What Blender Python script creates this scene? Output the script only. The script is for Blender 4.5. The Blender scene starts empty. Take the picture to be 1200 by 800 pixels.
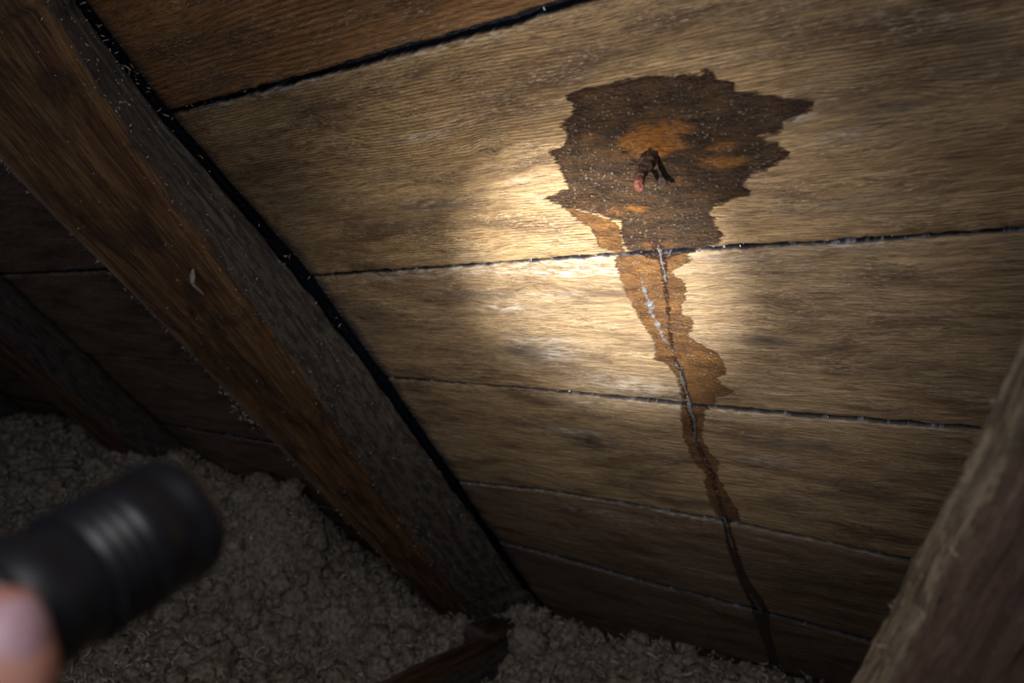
import bpy, bmesh, math, random
import numpy as np
from mathutils import Vector, Matrix
random.seed(4)
RNG = np.random.default_rng(7)
SC = bpy.context.scene
COL = SC.collection

# ------------------------------------------------------------------ frame of the place
# X runs along the roof boards, Y horizontally towards the eaves, Z up; the camera sits at the origin.
F = 820.0
def nrm(a):
    a = np.array(a, float); return a/np.linalg.norm(a)
D1 = nrm((-1250, -50, F))
D2 = np.array((500, 950, F)); D2 = nrm(D2-(D2@D1)*D1)
NC = np.cross(D1, D2); NC = NC if NC[2] < 0 else -NC
PITCH = math.radians(40)
ZC = -math.sin(PITCH)*D2-math.cos(PITCH)*NC
XC = -D1
YC = (D2+math.sin(PITCH)*ZC)/math.cos(PITCH)
M = np.array([XC, YC, ZC])
N = M@NC          # deck normal, towards the attic
D = M@D2          # down the slope
H = .4675         # camera to deck
def cam(x, y, z): return M@np.array((x, y, z), float)
def ray(px, py): return M@np.array(((px-600)/F, (py-400)/F, 1.0))
def deck(px, py, off=0.0):
    r = ray(px, py); P = r*((-H+off)/(N@r)); return float(P[0]), float(P@D)
def dw(u, t, off=0.0):       # deck coordinates to world
    u = np.asarray(u, float); t = np.asarray(t, float); off = np.asarray(off, float)
    u, t, off = np.broadcast_arrays(u, t, off)
    P = np.zeros(u.shape+(3,)); P[..., 0] = u
    return P+t[..., None]*D+(off-H)[..., None]*N

# ------------------------------------------------------------------ camera
cd = bpy.data.cameras.new('camera'); co = bpy.data.objects.new('camera', cd); COL.objects.link(co)
cd.sensor_width = 36; cd.lens = 36*F/1200; cd.clip_start = .01
co.matrix_world = Matrix((M@np.diag((1., -1., -1.))).tolist()).to_4x4()
cd.dof.use_dof = True; cd.dof.focus_distance = .66; cd.dof.aperture_fstop = 5.4
SC.camera = co

# ------------------------------------------------------------------ world, lights, exposure
w = bpy.data.worlds.new('attic_air'); SC.world = w; w.use_nodes = True
w.node_tree.nodes['Background'].inputs[0].default_value = (.62, .72, 1, 1)
w.node_tree.nodes['Background'].inputs[1].default_value = .028
SC.view_settings.view_transform = 'Standard'; SC.view_settings.look = 'None'
SC.view_settings.exposure = 0; SC.view_settings.gamma = 1

LENS = cam(-.0988, .0520, .205)
TARGET = dw(*deck(694, 322))
BEAM = nrm(TARGET-LENS)
def spot(name, loc, tgt, energy, size, blend, color, radius):
    l = bpy.data.lights.new(name, 'SPOT'); l.energy = energy; l.spot_size = math.radians(size); l.spot_blend = blend
    l.color = color; l.shadow_soft_size = radius
    o = bpy.data.objects.new(name, l); COL.objects.link(o); o.location = loc
    o.rotation_euler = Vector(tgt-np.array(loc)).to_track_quat('-Z', 'Y').to_euler(); return o
CORE_W, SPILL_W, WIDE_W, LEFT_FILL_W = 58, 9.5, 1.5, 1.0
spot('flashlight_core', LENS+BEAM*.004, TARGET, CORE_W, 37, 1.0, (1, .965, .88), .006)
spot('flashlight_spill', LENS+BEAM*.004, TARGET, SPILL_W, 76, 1.0, (1, .92, .81), .006)
spot('flashlight_wide', LENS+BEAM*.004, TARGET, WIDE_W, 150, .6, (1, .9, .8), .006)
al = bpy.data.lights.new('left_fill_light', 'AREA'); al.shape = 'RECTANGLE'; al.size = .9; al.size_y = .7
al.energy = LEFT_FILL_W; al.color = (.93, .95, 1)  # added fill light left of the camera, no actual hatch there
ao = bpy.data.objects.new('left_fill_light', al); COL.objects.link(ao)
ao.location = cam(-1.6, .45, -.3); ao.rotation_euler = Vector(cam(-.2, .1, .9)-np.array(ao.location)).to_track_quat('-Z', 'Y').to_euler()

a2 = bpy.data.lights.new('overhead_fill_light', 'AREA'); a2.shape = 'RECTANGLE'; a2.size = .3; a2.size_y = .3; a2.energy = 2.5; a2.color = (.97, .97, 1)  # added fill light above the camera to brighten the insulation
o2 = bpy.data.objects.new('overhead_fill_light', a2); COL.objects.link(o2)
o2.location = cam(-.02, -.36, -.34); o2.rotation_euler = Vector(cam(-.35, .75, 1.0)-np.array(o2.location)).to_track_quat('-Z', 'Y').to_euler()

# ------------------------------------------------------------------ numpy noise
def _h(ix, iy, s):
    n = (ix.astype(np.int64)*374761393+iy.astype(np.int64)*668265263+s*1442695041) & 0x7fffffff
    n = ((n ^ (n >> 13))*1274126177) & 0x7fffffff
    return ((n ^ (n >> 16)) & 0xffff)/32767.5-1
def vn(x, y, s=0):
    x = np.asarray(x, float); y = np.asarray(y, float)
    ix = np.floor(x); iy = np.floor(y); fx = x-ix; fy = y-iy
    fx = fx*fx*(3-2*fx); fy = fy*fy*(3-2*fy)
    a = _h(ix, iy, s); b = _h(ix+1, iy, s); c = _h(ix, iy+1, s); d = _h(ix+1, iy+1, s)
    return (a*(1-fx)+b*fx)*(1-fy)+(c*(1-fx)+d*fx)*fy
def fbm(x, y, s=0, o=4):
    v = 0; a = 1; t = 0
    for k in range(o):
        v = v+a*vn(x*2**k+k*7.3, y*2**k-k*3.1, s+k); t += a; a *= .5
    return v/t
def poly_sdf(P, poly):       # positive inside
    P = np.asarray(P); poly = np.asarray(poly); d = np.full(len(P), 1e9); ins = np.zeros(len(P), bool)
    for a, b in zip(poly, np.roll(poly, -1, 0)):
        e = b-a; w_ = P-a; k = np.clip((w_@e)/(e@e+1e-12), 0, 1)
        d = np.minimum(d, np.linalg.norm(w_-k[:, None]*e, axis=1))
        c = ((a[1] > P[:, 1]) != (b[1] > P[:, 1])) & (P[:, 0] < (b[0]-a[0])*(P[:, 1]-a[1])/(b[1]-a[1]+1e-15)+a[0])
        ins ^= c
    return np.where(ins, d, -d)
def line_sdf(P, pts, ws):    # positive inside a tapering stroke
    best = np.full(len(P), -1e9)
    for a, b, wa, wb in zip(pts[:-1], pts[1:], ws[:-1], ws[1:]):
        a = np.array(a); b = np.array(b); e = b-a; k = np.clip(((P-a)@e)/(e@e), 0, 1)
        best = np.maximum(best, wa+(wb-wa)*k-np.linalg.norm(P-a-k[:, None]*e, axis=1))
    return best

# ------------------------------------------------------------------ materials
class NT:
    def __init__(s, name):
        s.m = bpy.data.materials.new(name); s.m.use_nodes = True; s.t = s.m.node_tree; s.n = s.t.nodes
        s.b = s.n['Principled BSDF']
    def new(s, typ, **kw):
        x = s.n.new(typ)
        for k, v in kw.items(): setattr(x, k, v)
        return x
    def put(s, sock, v):
        if isinstance(v, bpy.types.NodeSocket): s.t.links.new(v, sock)
        elif isinstance(v, (tuple, list)) and len(v) == 3 and sock.type == 'RGBA': sock.default_value = (*v, 1)
        else: sock.default_value = v
    def attr(s, name): return s.new('ShaderNodeAttribute', attribute_name=name).outputs['Fac']
    def vattr(s, name): return s.new('ShaderNodeAttribute', attribute_name=name).outputs['Vector']
    def math(s, op, a, b=0.0, c=0.0, clamp=False):
        x = s.new('ShaderNodeMath', operation=op, use_clamp=clamp)
        for i, v in enumerate((a, b, c)): s.put(x.inputs[i], v)
        return x.outputs[0]
    def noise(s, vec, scale, detail=4, rough=.55, dist=0):
        x = s.new('ShaderNodeTexNoise'); s.put(x.inputs['Vector'], vec)
        x.inputs['Scale'].default_value = scale; x.inputs['Detail'].default_value = detail
        x.inputs['Roughness'].default_value = rough; x.inputs['Distortion'].default_value = dist
        return x.outputs['Fac']
    def scale(s, vec, k):
        x = s.new('ShaderNodeVectorMath', operation='MULTIPLY'); s.put(x.inputs[0], vec); x.inputs[1].default_value = k
        return x.outputs[0]
    def step(s, v, a, b, lo=0.0, hi=1.0):
        x = s.new('ShaderNodeMapRange', interpolation_type='SMOOTHSTEP'); s.put(x.inputs[0], v)
        for i, q in enumerate((a, b, lo, hi)): s.put(x.inputs[i+1], q)
        return x.outputs[0]
    def ramp(s, v, *stops):
        x = s.new('ShaderNodeValToRGB'); s.put(x.inputs[0], v); e = x.color_ramp.elements
        while len(e) < len(stops): e.new(.5)
        for q, (p, c) in zip(e, stops): q.position = p; q.color = (*c, 1)
        return x.outputs[0]
    def mix(s, f, a, b, mode='MIX'):
        x = s.new('ShaderNodeMix', data_type='RGBA', blend_type=mode)
        s.put(x.inputs[0], f); s.put(x.inputs[6], a); s.put(x.inputs[7], b); return x.outputs[2]
    def bump(s, h, strength, dist, prev=None):
        x = s.new('ShaderNodeBump'); s.put(x.inputs['Height'], h)
        x.inputs['Strength'].default_value = strength; x.inputs['Distance'].default_value = dist
        if prev is not None: s.put(x.inputs['Normal'], prev)
        return x.outputs[0]
    def out(s, **kw):
        for k, v in kw.items(): s.put(s.b.inputs[k.replace('_', ' ')], v)
        return s.m

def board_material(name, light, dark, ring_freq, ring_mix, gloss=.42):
    s = NT(name)
    uv0 = s.vattr('grain')                      # metres along and across the board
    wn = s.new('ShaderNodeTexNoise'); s.put(wn.inputs['Vector'], s.scale(uv0, (5, 15, 0))); wn.inputs['Scale'].default_value = 1; wn.inputs['Detail'].default_value = 3
    wv = s.new('ShaderNodeVectorMath', operation='MULTIPLY_ADD'); s.put(wv.inputs[0], wn.outputs['Color']); wv.inputs[1].default_value = (.05, .034, 0); s.put(wv.inputs[2], uv0)
    uv = wv.outputs[0]
    rg = s.attr('ring')
    warp = s.noise(s.scale(uv, (6, 30, 0)), 1, 3)
    ph = s.math('MULTIPLY_ADD', warp, 5.0, s.math('MULTIPLY', rg, ring_freq))
    sn = s.math('SINE', ph)
    rings = s.step(sn, -.4, .95)
    streak = s.noise(s.scale(uv, (11, 170, 0)), 1, 7, .72)
    fibre = s.noise(s.scale(uv, (45, 900, 0)), 1, 4, .7)
    blotch = s.noise(s.scale(uv, (7, 22, 0)), 1, 5, .62)
    blotch2 = s.noise(s.scale(uv, (16, 40, 3)), 1, 6, .7, 1.2)
    c = s.mix(s.step(streak, .3, .72), light, dark)
    rmask = s.step(s.noise(s.scale(uv, (4, 11, 4)), 1, 4, .6), .36, .62, .12, 1)
    c = s.mix(s.math('MULTIPLY', s.math('MULTIPLY', rings, ring_mix), rmask), c, tuple(.42*x for x in dark))
    c = s.mix(s.step(blotch, .44, .68, 0, .78), c, (.055, .026, .013))
    c = s.mix(s.step(blotch2, .55, .78, 0, .5), c, (.10, .085, .075))
    pore = s.noise(s.scale(uv, (110, 700, 15)), 1, 3, .6)
    c = s.mix(s.step(pore, .58, .68, 0, .55), c, (.05, .028, .016))
    c = s.mix(s.step(fibre, .46, .62, 0, .7), c, (.04, .023, .013))
    flk = s.noise(s.scale(uv, (150, 1100, 6)), 1, 4, .7)
    flm = s.step(s.noise(s.scale(uv, (14, 45, 8)), 1, 4, .65), .42, .6)
    c = s.mix(s.math('MULTIPLY', s.step(flk, .54, .62, 0, .55), flm), c, (.60, .50, .38))  # pale flecks painted in for glossy glints on the dry wood
    # grey weathering, pale scuffs, painted arris highlight, knots
    gn = s.noise(s.scale(uv, (50, 190, 0)), 1, 5, .7)
    gf = s.math('MULTIPLY', s.attr('grey'), s.step(gn, .34, .58))
    c = s.mix(gf, c, (.075, .062, .055))
    pn = s.noise(s.scale(uv, (60, 320, 5)), 1, 5, .7)
    pf = s.math('MULTIPLY', s.attr('pale'), s.step(pn, .42, .62))
    c = s.mix(pf, c, (.52, .47, .42))
    kf = s.math('MULTIPLY', s.attr('knot'), s.step(fibre, .2, .6, .7, 1))
    c = s.mix(kf, c, (.028, .017, .012))
    vo = s.new('ShaderNodeTexVoronoi', feature='DISTANCE_TO_EDGE'); s.put(vo.inputs['Vector'], s.scale(uv, (14, 70, 0))); vo.inputs['Scale'].default_value = 1
    spk = s.noise(s.scale(uv, (420, 900, 0)), 1, 2, .5)
    c = s.mix(s.step(spk, .74, .8, 0, .6), c, (.62, .6, .56))  # finer painted glints, as pale specks
    # stains: signed distances with a torn edge that follows the grain
    edge = s.noise(s.scale(uv, (90, 420, 0)), 1, 5, .7)
    edge2 = s.noise(s.scale(uv, (40, 110, 9)), 1, 4, .65)
    jag = s.math('ADD', s.math('MULTIPLY_ADD', edge, .013, -.0065), s.math('MULTIPLY_ADD', edge2, .011, -.0055))
    def mask(a, wd=.0012): return s.step(s.math('ADD', s.attr(a), jag), -wd, wd)
    amber = mask('amber'); wet = mask('wet'); run = s.step(s.math('ADD', s.attr('run'), s.math('MULTIPLY', jag, .8)), -.0008, .0014)
    blend = s.noise(s.scale(uv, (30, 85, 2)), 1, 5, .65)
    c = s.mix(amber, c, s.mix(s.step(blend, .4, .62), (.165, .078, .022), (.085, .038, .014)))
    wc = s.mix(s.step(blend, .36, .66), (.014, .007, .004), (.060, .029, .011))
    fine = s.noise(s.scale(uv, (160, 620, 2)), 1, 4, .7)
    wc = s.mix(s.step(fine, .45, .7, 0, .6), wc, (.03, .016, .012))
    rust = s.math('MULTIPLY', s.step(s.math('MULTIPLY_ADD', blend, 1.4, s.attr('rust')), .95, 1.5), s.step(edge, .3, .6, .55, 1))
    wc = s.mix(rust, wc, s.mix(s.step(fine, .4, .6), (.36, .135, .014), (.13, .05, .010)))
    rim = s.step(s.math('ADD', s.attr('wet'), jag), .001, .009, 1, 0)
    wc = s.mix(s.math('MULTIPLY', rim, .75), wc, (.030, .014, .012))
    c = s.mix(s.math('MULTIPLY', wet, .93), c, wc)
    c = s.mix(s.math('MULTIPLY', run, .88), c, (.030, .011, .006))
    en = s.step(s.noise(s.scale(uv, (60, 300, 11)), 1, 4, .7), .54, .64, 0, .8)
    c = s.mix(s.attr('edge'), c, s.mix(en, (.006, .009, .018), (.16, .19, .26)))  # joint shade painted onto the board edges, with bluish patches
    anywet = s.math('MAXIMUM', s.math('MAXIMUM', wet, run), s.math('MULTIPLY', amber, .7))
    rough = s.math('MULTIPLY_ADD', anywet, -.34, s.math('MULTIPLY_ADD', streak, .22, gloss))
    grain_h = s.math('ADD', s.math('MULTIPLY', s.math('MULTIPLY', rings, rmask), -.6*ring_mix), s.math('ADD', s.math('MULTIPLY', streak, .7), s.math('MULTIPLY', fibre, .8)))
    b1 = s.bump(grain_h, .7, .0016)
    coarse = s.noise(s.scale(uv, (35, 120, 0)), 1, 6, .7, .8)
    crack = s.step(vo.outputs['Distance'], 0, .03)
    b2 = s.bump(s.math('MULTIPLY_ADD', crack, .0, coarse), .7, .006, b1)
    bead = s.noise(s.scale(uv, (210, 400, 0)), 1, 4, .62)
    b3 = s.bump(s.math('MULTIPLY', bead, anywet), 1.0, .008, b2)
    return s.out(Base_Color=c, Roughness=rough, Normal=b3, Specular_IOR_Level=.5)

def beam_material(name, face_l, face_d, grey, dust=.5):
    s = NT(name)
    uv = s.vattr('grain')                       # along, around, depth
    side = s.attr('side')                       # 1 on the dusty side face, ragged at the arris
    st = s.noise(s.scale(uv, (5, 60, 0)), 1, 6, .65, .6)
    st2 = s.noise(s.scale(uv, (14, 260, 0)), 1, 5, .7, .3)
    bl = s.noise(s.scale(uv, (9, 16, 1)), 1, 5, .65, .8)
    c = s.mix(s.step(st, .36, .64), face_l, face_d)
    c = s.mix(s.step(st2, .45, .68, 0, .8), c, (.035, .016, .008))
    c = s.mix(s.step(s.noise(s.scale(uv, (7, 330, 12)), 1, 4, .7), .6, .68, 0, .55), c, (.42, .27, .14))
    c = s.mix(s.step(bl, .44, .64, 0, .85), c, (.040, .020, .012))
    c = s.mix(s.step(s.noise(s.scale(uv, (22, 130, 7)), 1, 4, .7), .62, .74, 0, .5), c, (.36, .24, .13))
    gm = s.noise(s.scale(uv, (30, 50, 3)), 1, 6, .7)
    gc = s.mix(s.step(gm, .42, .6), grey, tuple(.3*x for x in grey))
    gc = s.mix(s.step(st, .45, .62, 0, .6), gc, (.075, .045, .028))
    sd = s.step(s.math('ADD', side, s.math('MULTIPLY_ADD', gm, 1.7, -.85)), .42, .62)
    c = s.mix(sd, c, gc)
    c = s.mix(s.math('MULTIPLY', s.attr('wane'), s.step(gm, .3, .55, .4, 1)), c, (.27, .215, .18))
    sp = s.noise(s.scale(uv, (420, 380, 3)), 1, 2, .5)
    c = s.mix(s.step(sp, .70, .78, 0, dust), c, (.5, .47, .44))
    h = s.math('ADD', s.math('MULTIPLY', st2, .8), s.math('ADD', s.math('MULTIPLY', gm, .9), s.math('MULTIPLY', st, .6)))
    b = s.bump(h, .9, .008)
    f = s.bump(s.noise(s.scale(uv, (160, 420, 3)), 1, 5, .7), .7, .0012, b)
    return s.out(Base_Color=c, Roughness=s.math('MULTIPLY_ADD', sd, .35, .5), Normal=f)

def plain(name, col, rough, var=.25, scale=40, bump=0, dist=.001, metal=0, **kw):
    s = NT(name); tc = s.new('ShaderNodeTexCoord').outputs['Object']
    nz = s.noise(tc, scale, 5, .65)
    c = s.mix(s.step(nz, .3, .7), tuple(x*(1+var) for x in col), tuple(x*(1-var) for x in col))
    if bump: s.out(Normal=s.bump(nz, bump, dist))
    return s.out(Base_Color=c, Roughness=rough, Metallic=metal, **kw)

M_BOARD = board_material('weathered_pine_board', (.45, .31, .155), (.225, .135, .065), 2100, .6)
M_BOARD_TOP = board_material('orange_pine_board', (.36, .19, .075), (.20, .09, .032), 1300, .6)
M_BOARD_PLAIN = board_material('old_gold_pine_board', (.42, .30, .165), (.22, .138, .075), 900, .25)
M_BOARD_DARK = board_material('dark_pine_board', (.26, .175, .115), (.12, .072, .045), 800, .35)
M_BEAM = beam_material('rafter_wood', (.33, .175, .072), (.15, .066, .027), (.15, .128, .108))
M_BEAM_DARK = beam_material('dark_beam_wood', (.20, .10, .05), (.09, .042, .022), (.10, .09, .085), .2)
M_BRACE = beam_material('rough_brace_wood', (.15, .09, .068), (.075, .04, .033), (.38, .30, .21), .2)
M_FELT = plain('blue_black_roof_felt', (.009, .013, .026), .28, .6, 160, 1, .006)
M_FLUFF = plain('grey_cellulose', (.29, .25, .205), .95, .55, 110, 1, .006)
M_SHRED = plain('pale_cellulose_shreds', (.50, .45, .385), .9, .4, 30)
M_LINT = plain('pale_lint', (.55, .55, .56), .8, .25, 80)
M_SPLINTER = plain('pale_splinter_wood', (.42, .33, .24), .6, .35, 120)
M_DUST = plain('pale_dust', (.36, .34, .32), .8, .4, 200)
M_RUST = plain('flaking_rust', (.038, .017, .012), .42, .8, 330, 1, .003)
M_RUST_TIP = plain('pink_rust', (.20, .07, .05), .45, .7, 420, 1, .002)
s = NT('clear_water'); tc = s.new('ShaderNodeTexCoord').outputs['Object']
M_WATER = s.out(Base_Color=(.92, .94, 1), Roughness=.13, IOR=1.4, Transmission_Weight=.9, Normal=s.bump(s.noise(tc, 260, 2), 1.0, .003))
M_DROP = NT('droplet_water').out(Base_Color=(1, .9, .75), Roughness=.18, IOR=1.36, Transmission_Weight=.95)
M_BLACK = plain('black_anodised_metal', (.010, .010, .014), .42, .3, 90)
M_GRIP = plain('black_knurled_metal', (.013, .013, .017), .45, .3, 90)
s = NT('lit_lens'); s.out(Base_Color=(1, 1, 1), Emission_Color=(1, .93, .8), Emission_Strength=6.0); M_LENS = s.m
s = NT('skin'); tc = s.new('ShaderNodeTexCoord').outputs['Object']
s.out(Base_Color=s.mix(s.step(s.noise(tc, 90, 4), .35, .65), (.62, .30, .22), (.50, .22, .17)), Roughness=.62,
      Normal=s.bump(s.noise(tc, 900, 3), .25, .0005), Subsurface_Weight=.15, Subsurface_Scale=.005); M_SKIN = s.m
M_NAIL_SKIN = plain('thumbnail_keratin', (.55, .33, .38), .45, .08, 60)
M_FLOOR = plain('plaster_lath_floor', (.10, .085, .07), .9, .3, 20, .5, .004)
M_WALL = plain('dark_gable_boards', (.06, .04, .028), .8, .3, 12, .5, .004)

# ------------------------------------------------------------------ object helpers
def link_mesh(name, me, mat=None, parent=None, smooth=True):
    o = bpy.data.objects.new(name, me); COL.objects.link(o)
    if mat is not None: me.materials.append(mat)
    if smooth: me.shade_smooth()
    if parent is not None:
        o.parent = parent; o.matrix_parent_inverse = parent.matrix_basis.inverted()
    return o
def mesh_np(name, V, Fc, mat=None, parent=None, smooth=True, attrs=None):
    V = np.asarray(V, np.float32); Fc = np.asarray(Fc, np.int32); k = Fc.shape[1]
    me = bpy.data.meshes.new(name)
    me.vertices.add(len(V)); me.vertices.foreach_set('co', V.ravel())
    me.loops.add(Fc.size); me.loops.foreach_set('vertex_index', Fc.ravel())
    me.polygons.add(len(Fc)); me.polygons.foreach_set('loop_start', np.arange(0, Fc.size, k, dtype=np.int32))
    me.update(calc_edges=True); me.validate()
    for a, v in (attrs or {}).items():
        v = np.asarray(v, np.float32)
        if v.ndim == 2: me.attributes.new(a, 'FLOAT_VECTOR', 'POINT').data.foreach_set('vector', v.ravel())
        else: me.attributes.new(a, 'FLOAT', 'POINT').data.foreach_set('value', v)
    return link_mesh(name, me, mat, parent, smooth)
def empty(name, loc=(0, 0, 0)):
    o = bpy.data.objects.new(name, None); COL.objects.link(o); o.location = loc; o.empty_display_size = .02; return o
def tag(o, label=None, cat=None, group=None, kind=None):
    for k, v in (('label', label), ('category', cat), ('group', group), ('kind', kind)):
        if v: o[k] = v
    return o
def grid_faces(nr, nc, closed=False):
    r = np.arange(nr-1)[:, None]; c = np.arange(nc if closed else nc-1)[None, :]; c2 = (c+1) % nc
    return np.stack([r*nc+c, r*nc+c2, (r+1)*nc+c2, (r+1)*nc+c], -1).reshape(-1, 4)
def fix_normals(o):
    bm = bmesh.new(); bm.from_mesh(o.data); bmesh.ops.recalc_face_normals(bm, faces=bm.faces[:]); bm.to_mesh(o.data); bm.free()
def joined(V, Fc, places):   # many transformed copies of one small shape, as arrays
    V = np.asarray(V, float); Fc = np.asarray(Fc); n = len(places)
    A = np.array([p[0] for p in places]); T = np.array([p[1] for p in places])
    VV = np.einsum('nij,vj->nvi', A, V)+T[:, None, :]
    FF = Fc[None]+(np.arange(n)*len(V))[:, None, None]
    return VV.reshape(-1, 3), FF.reshape(-1, Fc.shape[1])
def randrot():
    q = RNG.normal(size=4); q /= np.linalg.norm(q); a, b, c, d = q
    return np.array([[1-2*(c*c+d*d), 2*(b*c-a*d), 2*(b*d+a*c)], [2*(b*c+a*d), 1-2*(b*b+d*d), 2*(c*d-a*b)], [2*(b*d-a*c), 2*(c*d+a*b), 1-2*(b*b+c*c)]])
def ribbon(n=5, curl=1.0):   # a little curled shred
    k = np.linspace(-1, 1, n); a = k*curl
    x = np.sin(a)/max(curl, .01); z = (1-np.cos(a))/max(curl, .01)
    wv = .22*(1-.6*k**2)
    V = np.concatenate([np.stack([x, -wv, z], 1), np.stack([x, wv, z+.08], 1)])
    Fc = np.array([[i, i+1, n+i+1, n+i] for i in range(n-1)])
    return V, Fc

# ------------------------------------------------------------------ stains and marks, in deck coordinates
def DP(pts): return np.array([deck(*p) for p in pts])
STAIN = DP([(665,113),(680,104),(700,100),(722,96),(745,92),(762,87),(780,91),(805,86),(818,90),(832,80),(840,92),(858,95),(860,106),(885,110),(912,113),(930,116),(953,117),(952,126),(935,135),(918,143),(915,152),(890,160),(893,166),(915,170),(926,184),(905,195),(880,205),(870,215),(879,229),(862,232),(845,238),(828,246),(836,262),(846,277),(838,287),(820,292),(800,296),(785,304),(765,304),(745,298),(732,290),(726,272),(728,260),(708,252),(680,246),(655,241),(638,232),(655,226),(668,222),(662,210),(655,195),(646,180),(660,172),(666,160),(656,150),(668,138),(672,125)])
FAINT = DP([(655,238),(700,250),(730,262),(735,305),(700,290),(690,268),(668,255)])
AMBER2 = DP([(722,315),(730,330),(735,345),(745,365),(755,380),(767,398),(770,410),(768,420),(785,428),(792,440),(797,455),(800,478),(815,486),(838,474),(836,466),(848,463),(862,461),(845,450),(840,442),(851,437),(850,428),(845,418),(835,410),(815,400),(805,392),(812,385),(812,375),(800,368),(796,360),(803,350),(802,332),(795,325),(785,320),(812,302),(790,296),(724,300)])
AMBER3 = DP([(800,478),(799,485),(801,511),(811,537),(826,555),(829,581),(838,601),(851,612),(868,612),(864,599),(851,577),(839,555),(842,542),(831,529),(822,511),(826,485),(822,476)])
RUN = [(768,285),(776,300),(779,325),(783,370),(789,415),(799,438),(803,458),(807,475),(813,488),(815,510),(822,530),(833,552),(839,573),(846,595),(852,614),(857,635),(863,655),(872,678),(884,700),(892,716),(897,740),(904,762),(913,792),(920,815)]
RUNW = [.006,.004,.003,.002,.0022,.0035,.004,.004,.0045,.0038,.004,.0038,.0035,.004,.0045,.0065,.0065,.0078,.012,.0115,.0095,.009,.010,.010]
RUND = DP(RUN)
def ell(U, T, px, py, rx, ry, p=2):
    u, t = deck(px, py); u2, _ = deck(px+rx, py); _, t2 = deck(px, py+ry)
    return np.exp(-(((U-u)/(u2-u))**2+((T-t)/(t2-t))**2)**(p/2))
KNOTS = [(690,517,17,9,1.),(578,177,7,5,.9),(937,121,16,7,1.),(612,412,20,10,.4),(901,400,24,6,.6),(1035,123,26,7,.5),(290,100,14,6,.4),(750,640,22,8,.5),(1010,600,20,8,.4)]
GREYS = [(500,240,48,10,.95),(455,262,40,8,.7),(622,412,42,16,.9),(640,360,30,5,.5),(700,205,28,10,.5),(700,517,46,16,.8),(1000,155,60,14,.6),(1035,128,50,12,.8),(560,345,60,5,.6),(640,660,150,16,.75),(880,660,120,12,.6),(1050,430,60,18,.5),(900,400,40,7,.7),(350,230,50,14,.5),(500,560,90,20,.5),(1000,240,120,14,.5),(930,520,90,10,.6),(420,380,60,20,.4)]
PALES = [(492,160,28,4,.8),(690,318,90,5,.9),(570,318,60,4,.6),(590,360,26,4,.9),(640,398,40,5,.6),(655,412,24,9,.6),(740,452,60,12,.7),(640,345,40,3,.6),(985,158,20,4,.9),(937,137,20,4,.9),(670,505,44,4,.7),(900,540,40,5,.6),(610,212,26,5,.5),(690,470,60,5,.45),(480,325,60,3,.5),(1000,292,160,3,.3),(850,303,60,4,.4),(640,232,40,8,.25),(560,300,30,4,.3),(870,490,80,4,.5),(700,600,60,4,.5),(945,5,8,4,1.),(1160,285,30,3,.6)]

def seam(pts): 
    q = DP(pts); q = q[np.argsort(q[:, 0])]; return q
def seam_t(q, U): # linear, extended flat along the slope of the ends
    k = (q[-1, 1]-q[0, 1])/(q[-1, 0]-q[0, 0]); t = np.interp(U, q[:, 0], q[:, 1])
    return t+np.where(U > q[-1, 0], (U-q[-1, 0])*k, 0)+np.where(U < q[0, 0], (U-q[0, 0])*k*.3, 0)
S = [seam([(200,134),(330,102),(450,70),(600,30),(706,-2)]),
     seam([(365,325),(500,316),(690,303),(850,293),(1000,285),(1200,272)]),
     seam([(450,443),(600,455),(800,475),(950,489),(1130,503)]),
     seam([(540,565),(640,576),(740,592),(870,615),(960,634),(1055,655)]),
     seam([(630,645),(750,679),(875,712),(1006,747)]),
     seam([(690,700),(800,742),(900,775)])]
S[5][:, 1] = np.array([1.262, 1.262, 1.262])
GAPX = [.010, .0042, .0036, .0036, .002, .002]   # joint widths
X0 = -.722   # boards of the right bay stop beside the rafter
def edge_u(T, s):  return X0+.0025*fbm(T*25, T*0, s)

ceiling = tag(empty('ceiling', tuple(dw(-.4, .6))), kind='structure')

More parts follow.
